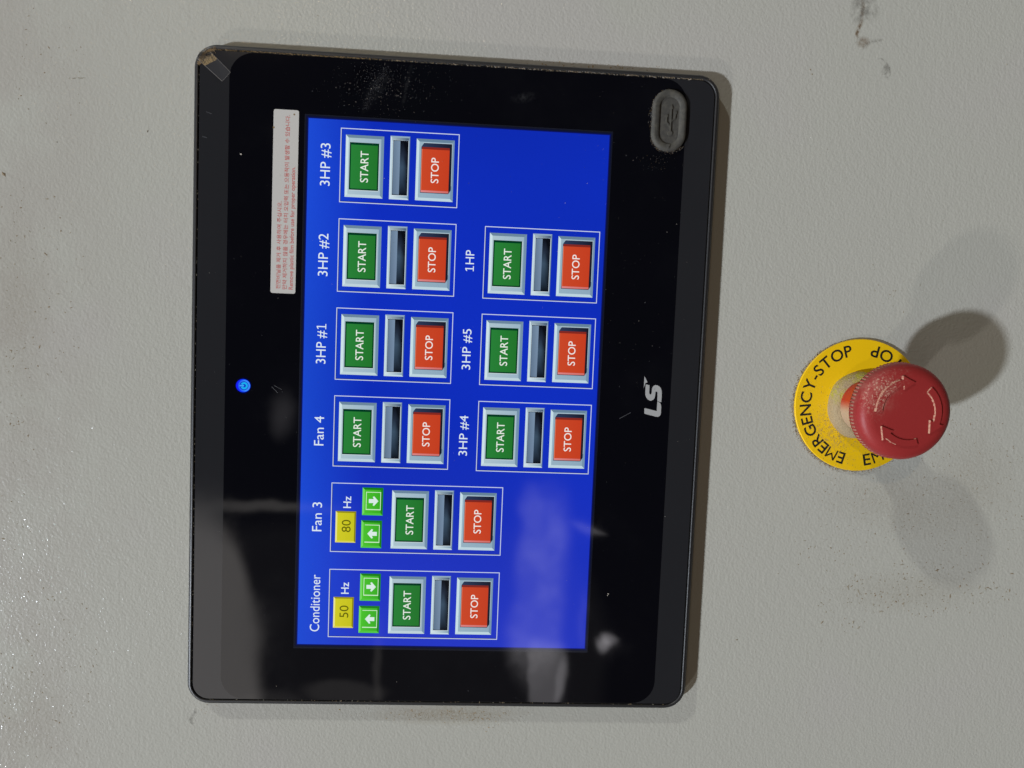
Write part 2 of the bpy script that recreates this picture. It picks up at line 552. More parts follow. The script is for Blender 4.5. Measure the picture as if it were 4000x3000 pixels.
mb = MB()
mb.rect(-SWm / 2 - 1.9, -SHm / 2 - 1.4, SWm / 2 + 1.6, SHm / 2 + 1.6, 6.04, 'border')
bl = [(-SWm / 2, -SHm / 2), (SWm / 2, -SHm / 2), (SWm / 2, SHm / 2), (-SWm / 2, SHm / 2)]      # backlight bleeding past the picture's edge
for k in range(4):
    p, q = bl[k], bl[(k + 1) % 4]
    f = lambda c, d: (c[0] + math.copysign(d, c[0]), c[1] + math.copysign(d, c[1]))
    for d0, d1, c0, c1 in ((0, 0.55, (14, 24, 120), (12, 18, 52)), (0.55, 1.3, (14, 20, 54), (20, 23, 36))):
        a0, a1, b0, b1 = f(p, d0), f(q, d0), f(q, d1), f(p, d1)
        mb.poly([b1, b0, a1, a0], 6.05, 'lcd', [lin(c1), lin(c1), lin(c0), lin(c0)])
display = mb.build('display', panel)
tag(display, None)

# the lit picture
mb = MB()
GX, GY = 24, 14
C_edge, C_mid, C_bot = lin((30, 78, 218)), lin((16, 47, 192)), lin((40, 58, 200))
vs, cs = [], []
for j in range(GY + 1):
    for i in range(GX + 1):
        x = -SWm / 2 + SWm * i / GX; y = SHm / 2 - SHm * j / GY
        vs.append((x, y, 6.06))
        tx, ty = i / GX, j / GY
        e = max(0, 1 - ty / 0.20) * 0.9 + max(0, 1 - (tx) / 0.5) * 0.0
        lo = max(0, 1 - tx / 0.45) * 0.8
        c = [C_mid[k] * (1 - e) + C_edge[k] * e for k in range(3)]
        c = [c[k] * (1 - lo) + (C_bot[k] * (1 - e) + C_edge[k] * e) * lo for k in range(3)]
        wv = 1 + 0.05 * math.sin(tx * 9 + ty * 4) - 0.10 * max(0, tx - 0.9) / 0.1 * ty
        cs.append(tuple(v * wv for v in c))
mb.add(vs, [(j * (GX + 1) + i, (j + 1) * (GX + 1) + i, (j + 1) * (GX + 1) + i + 1, j * (GX + 1) + i + 1) for j in range(GY) for i in range(GX)], 'lcd', cs)
screen = mb.build('screen_picture', display)

PX = SWm / 1024; PY = SHm / 600
Z1, Z2, Z3, Z4, Z5 = 6.08, 6.10, 6.12, 6.14, 6.16


class SB(MB):
    """builder in screen pixels relative to a widget's top left corner; y runs down"""
    def P(s, x, y): return (x * PX, -y * PY)
    def srect(s, x0, y0, x1, y1, z, c0, c1=None, horizontal=False):
        """fill, or a gradient from c0 (top or left) to c1"""
        a = lin(c0); b = lin(c1) if c1 else a
        p = [s.P(x0, y0), s.P(x1, y0), s.P(x1, y1), s.P(x0, y1)]
        cc = [a, b, b, a] if horizontal else [a, a, b, b]
        s.poly(p[::-1], z, 'lcd', cc[::-1])
    def spoly(s, pts, z, c):
        if isinstance(c, tuple): c = [lin(c)] * len(pts)
        else: c = [lin(k) for k in c]
        s.poly([s.P(*p) for p in pts][::-1], z, 'lcd', c[::-1])
    def frame(s, x0, y0, x1, y1, t, z, top, left, right, bottom):
        s.spoly([(x0, y0), (x1, y0), (x1 - t, y0 + t), (x0 + t, y0 + t)], z, top)
        s.spoly([(x0, y0), (x0 + t, y0 + t), (x0 + t, y1 - t), (x0, y1)], z, left)
        s.spoly([(x1, y0), (x1, y1), (x1 - t, y1 - t), (x1 - t, y0 + t)], z, right)
        s.spoly([(x0, y1), (x0 + t, y1 - t), (x1 - t, y1 - t), (x1, y1)], z, bottom)
    def stext(s, body, x0, x1, base, cap, z, c, weight=0.0):
        text(s, body, x0 * PX, x1 * PX, -base * PY, cap * PY, z, 'lcd', lin(c), weight)


def border_mesh(w, h):
    b = SB(); t = 1.6
    for (a0, b0, a1, b1) in ((0, 0, w, t), (0, h - t, w, h), (0, t, t, h - t), (w - t, t, w, h - t)):
        b.srect(a0, b0, a1, b1, Z1, (204, 216, 244))
    k = 1.0
    for (a0, b0, a1, b1) in ((t, t, w - t, t + k), (t, t + k, t + k, h - t)):
        b.srect(a0, b0, a1, b1, Z1, (8, 22, 96))
    return b.mesh('group_outline')


def start_mesh():
    b = SB(); w, h = 117.0, 75.2
    b.frame(0, 0, w, h, 5.5, Z1, (212, 234, 240), (196, 218, 226), (112, 140, 162), (120, 150, 176))
    b.srect(5.5, 5.5, w - 5.5, h - 5.5, Z1, (178, 202, 212), (160, 186, 204))
    b.srect(14.0, 8.0, 103.2, 66.0, Z2, (0, 58, 34))
    b.srect(16.6, 10.6, 98.8, 63.2, Z3, (42, 132, 58), (37, 120, 46))
    b.srect(14.0, 66.0, 103.2, 67.2, Z2, (205, 222, 226))
    b.srect(12.8, 8.0, 14.0, 66.0, Z2, (205, 222, 226))
    b.stext('START', 28.9, 87.7, 45.2, 15.4, Z4, (238, 244, 236), 0.004)
    return b.mesh('start_button')


def slot_mesh():
    b = SB(); w, h = 119.6, 39.2
    b.frame(0, 0, w, h, 3.0, Z1, [(190, 215, 228), (190, 215, 228), (225, 240, 246), (225, 240, 246)], (205, 225, 235), (150, 176, 196), [(70, 96, 140), (150, 178, 200), (150, 178, 200), (70, 96, 140)])
    b.srect(3, 3, w - 3, h - 3, Z1, (178, 206, 220), (120, 150, 180))
    b.srect(3, 3, 7.6, h - 3, Z2, (215, 232, 240), (140, 168, 186))
    b.srect(w - 9, 3, w - 3, h - 3, Z2, (170, 190, 200), (70, 92, 120))
    b.srect(7.2, 4.8, 112.2, 36.8, Z2, (225, 238, 245))
    b.srect(8.2, 5.5, 111.4, 35.9, Z3, (26, 34, 48))
    xs = [8.6, 35, 62, 86, 110.8]
    dk = [(16, 20, 30), (50, 68, 88), (66, 88, 110), (40, 52, 70), (12, 15, 24)]
    for i in range(4):
        b.spoly([(xs[i], 18.5), (xs[i + 1], 18.5), (xs[i + 1], 26), (xs[i], 26)], Z4, [dk[i], dk[i + 1], tuple(int(v * 0.9) for v in dk[i + 1]), tuple(int(v * 0.9) for v in dk[i])])
        b.spoly([(xs[i], 26), (xs[i + 1], 26), (xs[i + 1], 35.4), (xs[i], 35.4)], Z4, [tuple(int(v * 0.9) for v in dk[i]), tuple(int(v * 0.9) for v in dk[i + 1]), (14, 18, 26), (12, 15, 22)])
    b.spoly([(11, 6.2), (109, 6.2), (110.6, 8), (110.6, 19.6), (9.4, 19.6), (9.4, 8)], Z5,
            [(96, 118, 142), (112, 134, 158), (110, 132, 156), (126, 150, 176), (118, 140, 166), (92, 114, 138)])
    return b.mesh('indicator_slot')


def stop_mesh():
    b = SB(); w, h = 116.6, 75.4
    b.frame(0, 0, w, h, 5.5, Z1, (206, 230, 238), (196, 220, 230), (106, 136, 158), (122, 152, 178))
    b.srect(5.5, 5.5, w - 5.5, h - 5.5, Z1, (156, 184, 200), (146, 174, 194))
    b.spoly([(102, 13.6), (110.2, 13.6), (110.2, 71.6), (30, 71.6), (30, 66)], Z2, (186, 208, 220))
    b.spoly([(14.6, 9.6), (101.4, 9.6), (109, 14.8), (109.2, 70.6), (22, 70.8), (14.6, 66)], Z3, [(46, 62, 84), (46, 62, 90), (44, 58, 88), (26, 28, 42), (24, 26, 38), (30, 34, 48)])
    b.srect(15.8, 10.8, 100.8, 66.0, Z4, (208, 74, 42), (202, 65, 35))
    b.srect(97.2, 10.8, 101.4, 66.0, Z5, (136, 42, 34))
    b.srect(15.8, 10.6, 19.6, 66.2, Z5, (226, 138, 138), (214, 112, 106))
    b.srect(19.6, 10.4, 97.2, 11.6, Z5, (232, 140, 110))
    b.stext('STOP', 34.0, 82.0, 45.2, 15.0, Z5 + 0.01, (246, 240, 236), 0.004)
    return b.mesh('stop_button')


def number_mesh(txt):
    b = SB(); w, h = 63.0, 41.6
    b.frame(0, 0, w, h, 3.4, Z1, (240, 236, 150), (226, 218, 90), (150, 144, 20), (138, 132, 16))
    b.srect(3.4, 3.4, w - 3.4, h - 3.4, Z1, (216, 210, 40), (204, 200, 32))
    b.stext(txt, 21.0, 45.6, 30.9, 18.0, Z2, (96, 96, 10))
    return b.mesh('number_field')


def arrow_mesh(down):
    b = SB(); w, h = 55.6, 42.2
    b.frame(0, 0, w, h, 4.5, Z1, (120, 226, 96), (84, 204, 66), (28, 128, 26), (30, 132, 28))
    b.srect(4.5, 4.5, w - 4.5, h - 4.5, Z1, (78, 200, 48), (58, 178, 36))
    x0, y0, x1, y1 = 10.6, 7.2, 46.8, 37.6
    t = 1.3
    L = [(x0, y0, x0 + 1.9, y1), (x1 - t, y0, x1, y1), (x0, y1 - t, x1, y1)]
    if down: L.append((x0, y0, x1, y0 + t))
    for q in L: b.srect(*q, Z2, (214, 246, 208))
    cx, cy = 28.6, 22.6
    sg = 1 if down else -1
    pts = [(-4.0, -9.5), (4.0, -9.5), (4.0, 0.5), (8.4, -1.6), (9.6, 1.2), (0, 10.0), (-9.6, 1.2), (-8.4, -1.6), (-4.0, 0.5)]
    pts = [(cx + a, cy + c * sg) for a, c in pts]
    if not down: pts = pts[::-1]
    b.spoly(pts, Z3, (226, 244, 238))
    return b.mesh('arrow_button')


ME = dict(start=start_mesh(), slot=slot_mesh(), stop=stop_mesh(), down=arrow_mesh(True), up=arrow_mesh(False),
          tall=border_mesh(138.6, 351.6), short=border_mesh(139.8, 234.8))


def put(name, me, x, y):
    X, Y = S(x, y)
    return link(name, me, display, (X, Y, 0))


GR = [('Conditioner', 15.2, 62.0, 26.2, 141.4), ('Fan 3', 188.2, 62.0, 228.8, 286.6), ('Fan 4', 358.9, 63.2, 399.3, 456.7),
      ('3HP #1', 529.4, 63.2, 559.4, 636.5), ('3HP #2', 699.6, 63.2, 728.2, 808.9), ('3HP #3', 869.8, 63.2, 899.4, 978.9),
      ('3HP #4', 358.0, 355.6, 388.0, 467.6), ('3HP #5', 529.2, 355.6, 558.6, 638.0), ('1HP', 698.6, 355.6, 749.9, 790.7)]
for name, x0, y0, tx0, tx1 in GR:
    tall = name in ('Conditioner', 'Fan 3')
    o = put('group_outline', ME['tall' if tall else 'short'], x0, y0)
    dy = 113.3 if tall else 0
    dx = -0.8 if tall else 0.3
    put('start_button', ME['start'], x0 + 10.4 + dx, y0 + 10.4 + dy)
    put('indicator_slot', ME['slot'], x0 + 10.2 + dx, y0 + 98.1 + dy)
    put('stop_button', ME['stop'], x0 + 10.8 + dx, y0 + 150.0 + dy)
    cy = 43.2 if y0 < 100 else 335.4
    b = SB(); cap = 19.0 if y0 < 100 else 17.2; ink = (226, 240, 250)

    def one(x0_, w_, c_):            # a '1' with a foot, as the screen font draws it
        m_ = x0_ + w_ / 2
        b.srect(m_ - 1.05, -c_, m_ + 1.05, 0, Z1, ink); b.srect(x0_ + 0.6, -1.8, m_ - 1.05, 0, Z1, ink); b.srect(m_ + 1.05, -1.8, x0_ + w_, 0, Z1, ink)
        b.spoly([(x0_ + 0.6, -c_ + 2.2), (m_ - 1.05, -c_), (m_ - 1.05, -c_ + 2.4), (x0_ + 0.9, -c_ + 4.2)], Z1, ink)
    if name == '1HP': one(0, 10.4, cap); b.stext('HP', 13.9, tx1 - tx0, 0, cap, Z1, ink)
    elif name == '3HP #1': b.stext('3HP #', 0, 64.0, 0, cap, Z1, ink); one(66.4, 10.6, cap)
    else: b.stext(name, 0, tx1 - tx0, 0, cap, Z1, ink)
    c = put('caption', b.mesh('caption'), tx0, cy + 0.6)
    c['label'] = 'white caption reading ' + name
    if tall:
        n = put('number_field', number_mesh('50' if name == 'Conditioner' else '80'), x0 + 19.3, 72.0)
        put('arrow_button', ME['up'], x0 + 9.6, 124.6)['label'] = 'green button with an up arrow'
        put('arrow_button', ME['down'], x0 + 75.2, 125.4)['label'] = 'green button with a down arrow'
        b = SB(); b.stext('Hz', 0, 23.4, 0, 15.6, Z1, (226, 240, 250), 0.006)
        put('unit_caption', b.mesh('unit_caption'), x0 + 88.6, 102.4)

# power lamp
mb = MB()
lx, ly = at(950.5, 1506.5)


def ring_pts(cx, cy, r, n=40, rx=1.0): return [(cx + r * rx * math.cos(6.28318 * i / n), cy + r * math.sin(6.28318 * i / n)) for i in range(n)]


mb.poly(ring_pts(0, 0, 3.35, rx=1), 6.035, 'lcd', [lin((2, 4, 60))] * 40)
mb.poly(ring_pts(0, 0.05, 3.0, rx=0.93), 6.05, 'lcd', [lin((24, 34, 255)) if math.sin(6.28318 * i / 40) > 0.2 else lin((20, 70, 255)) for i in range(40)])
lamp = mb.build('power_lamp', panel, (lx, ly, 0))
mb = MB()
mb.poly(ring_pts(0, -0.35, 2.45), 6.06, 'lcd', [lin((66, 150, 255)) if math.sin(6.28318 * i / 40) < 0.1 else lin((40, 100, 255)) for i in range(40)])
mb.poly(ring_pts(0, -0.30, 1.85), 6.07, 'lcd', [lin((10, 40, 200))] * 40)
arc = []
for i in range(25):
    a = math.radians(118 + 304 * i / 24); arc.append((1.55 * math.cos(a), 1.55 * math.sin(a) - 0.35))
for i in range(25):
    a = math.radians(118 + 304 * (24 - i) / 24); arc.append((0.72 * math.cos(a), 0.72 * math.sin(a) - 0.35))
for i in range(24):
    mb.poly([arc[i], arc[49 - i], arc[48 - i], arc[i + 1]][::-1], 6.08, 'lcd', [lin((28, 180, 246))] * 4)
mb.rect(-0.34, -0.35, 0.34, 1.5, 6.09, 'lcd', lin((70, 170, 255)))
mb.build('power_symbol', lamp)

# maker's mark, printed in silver
s = 600 / 1991


def crop(pts, x0, y0, k, z=GLASS): return [at(x0 + a * k, y0 + b * k, z) for a, b in pts]


def ccw(p):
    a = sum(p[i][0] * p[(i + 1) % len(p)][1] - p[(i + 1) % len(p)][0] * p[i][1] for i in range(len(p)))
    return p if a > 0 else p[::-1]


Lp = [(722, 975), (719, 1043), (726, 1050), (868, 1087), (892, 1089), (915, 1081), (930, 1062), (935, 1040), (938, 950), (934, 928), (922, 908), (904, 897), (888, 890), (880, 1015)]
Sp1 = [(742, 668), (787, 680), (783, 770), (786, 790), (796, 800), (806, 796), (814, 782), (818, 735), (826, 705), (842, 685), (864, 678), (890, 682), (915, 695), (935, 718), (944, 748), (946, 800), (940, 892), (932, 900), (888, 885),
       (890, 790), (888, 768), (878, 759), (867, 763), (862, 778), (859, 815), (852, 842), (838, 864), (818, 877), (795, 880), (770, 868), (748, 845), (735, 815), (732, 785), (737, 675)]
Tp = [(722, 562), (762, 643), (735, 650), (712, 718)]
mb = MB()
for P_ in (Lp, Sp1, Tp): mb.poly(ccw(crop(P_, 2300, 1300, s)), 6.04, 'logo')
mb.build('logo', panel)

# usb cover
ux, uy = 118.7, -87.6
usb = None
mb = MB()
mb.rings([rrect(0, 0, 25.6, 14.8, 7.3, 6.0), rrect(0, 0, 25.6, 14.8, 7.3, 7.0), rrect(0, 0, 25.2, 14.4, 7.15, 7.35), rrect(0, 0, 23.4, 12.6, 6.25, 7.62), rrect(0, 0, 22.6, 11.8, 5.85, 7.62),
          rrect(0, 0, 21.9, 11.1, 5.5, 7.5), rrect(0, 0, 20.0, 9.0, 4.45, 7.5), rrect(0, 0, 19.2, 8.2, 4.05, 6.9)], 'rubber', cap_top=False)
mb.poly(rrect(0, 0, 19.2, 8.2, 4.05), 6.9, 'rubber_in')
usb = mb.build('port_cover', panel, (ux, uy, 0))
mb = MB()


def bar(mb, a, b, w, z0, z1, m):
    dx, dy = b[0] - a[0], b[1] - a[1]; L = math.hypot(dx, dy); nx, ny = -dy / L * w / 2, dx / L * w / 2
    mb.prism([(a[0] + nx, a[1] + ny), (a[0] - nx, a[1] - ny), (b[0] - nx, b[1] - ny), (b[0] + nx, b[1] + ny)], z0, z1, m)


bar(mb, (-4.4, -0.5), (4.9, -0.5), 0.55, 6.9, 7.45, 'rubber')
mb.prism([(4.7, -1.2), (6.4, -0.5), (4.7, 0.2)], 6.9, 7.47, 'rubber')
mb.prism(ring_pts(-5.4, -0.4, 1.05, 16), 6.9, 7.45, 'rubber')
bar(mb, (-2.8, -0.5), (-0.8, 1.3), 0.5, 6.9, 7.43, 'rubber'); bar(mb, (-0.9, 1.25), (1.2, 1.35), 0.5, 6.9, 7.42, 'rubber')
mb.prism(ring_pts(1.7, 1.4, 0.62, 12), 6.9, 7.45, 'rubber')
bar(mb, (-0.6, -0.5), (1.0, -2.3), 0.5, 6.9, 7.43, 'rubber'); bar(mb, (1.0, -2.25), (2.8, -2.3), 0.5, 6.9, 7.42, 'rubber')
mb.prism(rrect(3.2, -2.3, 1.2, 1.2, 0.2, n=2), 6.9, 7.45, 'rubber')
mb.build('usb_symbol', usb)
mb = MB()
mb.prism([(-10.2, 0.9), (-12.0, 0.0), (-10.2, -0.7)], 7.45, 7.95, 'rubber')
mb.build('pull_mark', usb)

# ================================================================== warning label
mb = MB()
a, b = at(1069, 430), at(1161, 1145)
xr, xl = 114.2, 39.1
yt, yb = 76.85, 66.6
mb.prism(rrect((xl + xr) / 2, (yt + yb) / 2, xr - xl, yt - yb, 0.8, n=3), 6.02, 6.10, 'paper')
label = mb.build('warning_label')
tag(label, 'white paper label with three lines of small red print, stuck above the blue screen', 'label')


def imgline(body, xpx, y0, y1, hpx, full=True):
    pa = at(xpx[1], y0); pb = at(xpx[1], y1); pc = at(xpx[0], y0)
    b = MB(); text(b, body, pa[0], pb[0], pa[1], pc[1] - pa[1], 6.12, 'red_ink', weight=0.012, full=full)
    return b.build('print_line', label)


imgline('전면비닐을 제거 후 사용하여 주십시오.', (1077, 1095), 1129, 786, 0)
imgline('만약 제거하지 않을 경우에는 터치 오입력 또는 오동작이 발생할 수 있습니다.', (1102, 1120.5), 1130.5, 449, 0)
imgline('Remove plastic film before use for proper operation.', (1127.5, 1143.5), 1131.5, 652, 0, full=False)
mb = MB()
for px, py, r in ((1069.5, 498, 0.42), (1149.5, 447.5, 0.40), (1129, 651, 0.12)):
    x, y = at(px, py)
    mb.poly([(x + r * (0.8 + 0.35 * random.random()) * math.cos(k * 0.7), y + r * (0.8 + 0.35 * random.random()) * math.sin(k * 0.7)) for k in range(9)], 6.13, 'spot')
mb.build('fly_spot', label)

# ================================================================== clear tape on the corner
z = 6.06
cB, cC = at(868, 318.5), at(900.5, 283)
cD, cA = at(816, 197), at(759, 219.5)
def along(p, q, t): return (p[0] + (q[0] - p[0]) * t, p[1] + (q[1] - p[1]) * t)
mb = MB()
cols_ = []
for t_, z_ in ((0, 6.06), (0.70, 6.06), (0.80, 6.3), (0.92, 6.28), (1.03, 5.2), (1.08, 3.2)):
    p, q = along(cB, cA, t_), along(cC, cD, t_)
    cols_.append(((p[0], p[1], z_), (q[0], q[1], z_)))
vs = [p for c in cols_ for p in c]
mb.add(vs, [(2 * i, 2 * i + 1, 2 * i + 3, 2 * i + 2) for i in range(len(cols_) - 1)], 'tape')
for side_ in (0, 1):
    for i in range(3):
        a, b = cols_[i][side_], cols_[i + 1][side_]
        w = 0.12 if side_ == 0 else 0.07
        mb.add([(a[0], a[1], a[2] + 0.03), (a[0] + w, a[1] - w, a[2] + 0.03), (b[0] + w, b[1] - w, b[2] + 0.03), (b[0], b[1], b[2] + 0.03)], [(0, 1, 2, 3)], 'tapeedge')
a, b = cols_[0]
mb.add([(a[0], a[1], 6.09), (a[0] + .06, a[1] + .06, 6.09), (b[0] + .06, b[1] + .06, 6.09), (b[0], b[1], 6.09)], [(0, 1, 2, 3)], 'tapeedge')
e0, e1 = along(cols_[2][0], cols_[2][1], 0.12), along(cols_[2][0], cols_[2][1], 0.9)      # its dusty end stands up off the rim
vx, vy = (cA[0] - cB[0]), (cA[1] - cB[1]); vl = math.hypot(vx, vy); vx, vy = vx / vl, vy / vl
mb.add([(e0[0], e0[1], 6.3), (e1[0], e1[1], 6.3), (e1[0] + 0.3 * vx, e1[1] + 0.3 * vy, 8.4), (e0[0] + 1.6, e0[1] - 1.2, 11.4), (e0[0], e0[1], 10.8)], [(0, 1, 2, 3, 4)], 'tapedust')
tape = mb.build('adhesive_tape')
tag(tape, 'short strip of clear tape wrapped over the dusty corner of the black bezel', 'tape')
mb = MB()
dp = [along(cB, cA, 0.62), along(cC, cD, 0.60), along(cC, cD, 0.84), along(cB, cA, 0.86)]
cx_, cy_ = sum(p[0] for p in dp) / 4, sum(p[1] for p in dp) / 4
mb.add([(p[0], p[1], 6.08 if k < 2 else 6.28) for k, p in enumerate(dp)], [(0, 1, 2, 3)], 'ochrefilm', [(0.75, 0, 0)] * 4)
mb.build('trapped_dust', tape)

# ================================================================== emergency stop button
bx, by = 0.55, -182.3
estop = link('emergency_stop_button', None, None, (bx, by, 0))
tag(estop, 'red mushroom emergency stop button on a round yellow plate lettered EMERGENCY-STOP', 'stop button')
NR = 96


def circ(r, z, n=NR, f=None): return [((r + (f(i) if f else 0)) * math.cos(6.2831853 * i / n), (r + (f(i) if f else 0)) * math.sin(6.2831853 * i / n), z) for i in range(n)]


mb = MB()
mb.rings([circ(29.6, 0.02), circ(29.7, 1.1), circ(29.4, 1.5), circ(14, 1.5)], 'yellow', cap_top=False, smooth=False)
plate = mb.build('legend_plate', estop)


def arc_text(outer):
    b = MB(); body = 'EMERGENCY-STOP'; W_ = []
    for ch in body:
        vs, fs = glyphs(ch, 0.0 if ch == 'M' else 0.014); lo, hi = min(p[0] for p in vs), max(p[0] for p in vs)
        W_.append((vs, fs, lo, hi))
    capf = max(p[1] for p in glyphs('H', 0.0)[0])
    sy = 5.0 / capf; sx_ = sy * 0.86; gap = 0.62
    tot = sum((w[3] - w[2]) * sx_ for w in W_) + gap * 13
    span = math.radians(155 if outer else 164); rm = 24.6
    k = span * rm / tot
    pos = -tot * k / 2
    for vs, fs, lo, hi in W_:
        w = (hi - lo) * sx_ * k; mid = pos + w / 2; pos += w + gap * k
        if outer: th = math.pi / 2 - mid / rm; rb = 22.4; ang = th - math.pi / 2
        else: th = -math.pi / 2 + mid / rm; rb = 27.4; ang = th + math.pi / 2
        c, s_ = math.cos(ang), math.sin(ang); X0, Y0 = rb * math.cos(th), rb * math.sin(th)
        pts = []
        for p in vs:
            lx_, ly_ = (p[0] - (lo + hi) / 2) * sx_ * k, p[1] * sy
            pts.append((X0 + lx_ * c - ly_ * s_, Y0 + lx_ * s_ + ly_ * c, 1.53))
        b.add(pts, fs, 'letter')
    return b.build('lettering', plate)


arc_text(True); arc_text(False)

mb = MB()
lump = lambda i: 0.22 * math.sin(i * 6.2831853 * 3 / NR) + 0.12 * math.sin(i * 6.2831853 * 7 / NR + 1)
mb.rings([circ(15.0, 1.5, f=lump), circ(14.7, 3.6, f=lump), circ(14.0, 5.6, f=lambda i: 0.3 * lump(i)), circ(12.0, 6.6), circ(9, 6.6)], 'collar', cap_top=False)
mb.build('collar', estop)
mb = MB()
mb.rings([circ(11.5, 6.5), circ(11.4, 13), circ(11.3, 15.2), circ(9, 15.3)], 'skirt', cap_top=False)
mb.build('red_skirt', estop)
mb = MB()
mb.rings([circ(10.8, 15.2), circ(11.3, 22), circ(12.6, 29)], 'stem', cap_top=False)
mb.build('stem', estop)

NT = 84; NH = NT * 4
tooth = lambda amp: (lambda i: amp * (0.0, 0.72, 1.0, 0.72)[i % 4] - amp * 0.5)
mb = MB()
R = 19.4
HZ = 1.6
rr_ = [circ(11, 27.2, NH), circ(19.2, 27.0, NH), circ(R - 0.3, 27.3, NH, tooth(0.9)), circ(R, 28.2, NH, tooth(1.0)), circ(R, 29.8, NH, tooth(0.9)), circ(R + 0.05, 30.6, NH, tooth(0.25)),
       circ(R + 0.1, 31.2, NH), circ(R + 0.05, 33.0, NH), circ(R - 0.3, 34.0, NH), circ(R - 1.0, 35.2, NH), circ(R - 2.2, 36.1, NH), circ(R - 3.6, 36.6, NH), circ(14.9, 36.8, NH), circ(14, 36.9, NH), circ(7, 36.95, NH), circ(1, 37.0, NH)]


def head_mat(i, j):
    th = 6.2831853 * j / NH
    if 2 <= i <= 4 and j % 4 in (3, 0) and math.sin(th) > -0.05: return 'headdust'
    return None


rr_ = [[(p[0], p[1], p[2] + HZ) for p in q] for q in rr_]
mb.rings(rr_, 'head', mfun=head_mat)
head = mb.build('mushroom_head', estop, (0.75, 0, 0))


def arrow(T, Bb, tip, k):
    """raised turning arrow: tail, barb and tip angles in photograph orientation (degrees, anticlockwise from the right)"""
    ro, ri = 13.5, 11.0
    P_ = []
    n = 14
    for i in range(n + 1):
        a = T + (Bb - T) * i / n; P_.append((ro, a))
    P_.append((15.0, Bb - 0.5)); P_.append((12.2, tip)); P_.append((9.5, Bb + 1.5))
    for i in range(n + 1):
        a = Bb + (T - Bb) * i / n; P_.append((ri, a))
    pts = []
    for r, a in P_:                  # photograph (right, up) -> panel (x = up, y = -right)
        u, v = r * math.cos(math.radians(a)), r * math.sin(math.radians(a))
        pts.append((v, -u))
    b = MB()
    pts = ccw(pts)
    b.prism(pts, 38.1, 39.05, 'head', side=lambda nx, ny: 'headdust' if ny > 0.6 else 'head')
    if True:
        n_ = len(pts)                # thin ledge of dust lying along the upper edges
        for i in range(n_):
            p, q = pts[i], pts[(i + 1) % n_]; dx, dy = q[0] - p[0], q[1] - p[1]; L = math.hypot(dx, dy) or 1
            nx, ny = dy / L, -dx / L
            if ny > 0.30:
                w = k * (0.34 + 0.42 * random.random()) * (0.25 if min(math.hypot(*p), math.hypot(*q)) < 10.2 and k == 1.0 else 1)
                b.add([(p[0], p[1], 39.03), (q[0], q[1], 39.03), (q[0] + nx * w, q[1] + ny * w, 38.56), (p[0] + nx * w, p[1] + ny * w, 38.56)], [(0, 3, 2, 1)], 'headdust')
    return b.build('turn_arrow', head)


arrow(180, 104, 82, 1.0); arrow(50, -18, -41, 0.7); arrow(-70, -130, -152, 0.55)

# ================================================================== dust and marks (nobody could count them)
def on_panel(x, y): return abs(x) < HW + 0.2 and abs(y) < HH + 0.2
def on_button(x, y): return math.hypot(x - bx, y - by) < 30.3
rej = lambda x, y: on_panel(x, y) or on_button(x, y)

mb = MB()
OB = ['brown', 'olive', 'olive', 'olive']
st = lambda *a, **k: stipple(mb, *a, reject=rej, **k)
st(120, 1150, 230, 420, 330, 0.22, 1.2, ['brown', 'tanish', 'olive']); st(60, 1700, 90, 500, 110, 0.25, 1.1, OB); st(60, 1650, 25, 90, 20, 0.4, 1.3, ['brown'], rot=-50)
st(140, 2620, 260, 380, 380, 0.22, 1.2, ['brown', 'tanish', 'olive']); st(190, 250, 150, 260, 70, 0.25, 1.0, OB); st(330, 2950, 200, 80, 30, 0.25, 0.9, OB)
OT = ['olive', 'olive', 'brown', 'tanish']
st(3480, 1980, 330, 260, 700, 0.18, 0.85, OT, gauss=True); st(3420, 2130, 330, 230, 520, 0.18, 0.9, OT); st(3780, 1900, 230, 320, 650, 0.18, 0.9, OT)
st(3560, 2000, 420, 380, 900, 0.15, 0.4, ['tanish', 'olive'])
st(3620, 2300, 330, 110, 380, 0.25, 1.3, OB); st(3330, 2370, 150, 110, 90, 0.3, 1.5, ['brown', 'olive']); st(3920, 2050, 120, 350, 150, 0.25, 1.1, OB)
st(3470, 1150, 150, 130, 90, 0.2, 0.8, OB, gauss=True); st(3780, 1550, 120, 60, 30, 0.3, 0.9, OB)
st(1700, 1500, 2400, 1600, 130, 0.2, 0.7, ['olive', 'brown']); st(3500, 1900, 700, 1100, 120, 0.2, 0.7, OB)
for px, py, sz in ((576, 513, 1.1), (2878, 2499, 1.0), (3333, 2430, 1.9), (3245, 2140, 1.0), (3165, 272, 0.9), (3172, 290, 0.8), (3932, 252, 0.8), (15, 680, 2.4), (3232, 583, 0.6), (222, 555, 0.8), (3715, 1600, 1.0), (3720, 1640, 0.9), (3500, 2350, 1.3), (3750, 2290, 1.6), (3600, 2325, 1.4)):
    x, y = at(px, py, 0); flake(mb, x, y, 0.01, sz * 0.55, sz * 0.3, random.random() * 3, 0.3, random.choice(['brown', 'olive']))
for i in range(26):                  # the brown fibre and faint scratch at the upper left
    x, y = at(270 + 66 * random.random(), 303 + 6 * random.random(), 0); flake(mb, x, y, 0.01, 0.35, 0.12, 1.57, 0.1, 'olive')
o = mb.build('grime_specks')
tag(o, 'dark specks of grime scattered over the grey cabinet sheet', 'dust', kind='stuff')

mb = MB()
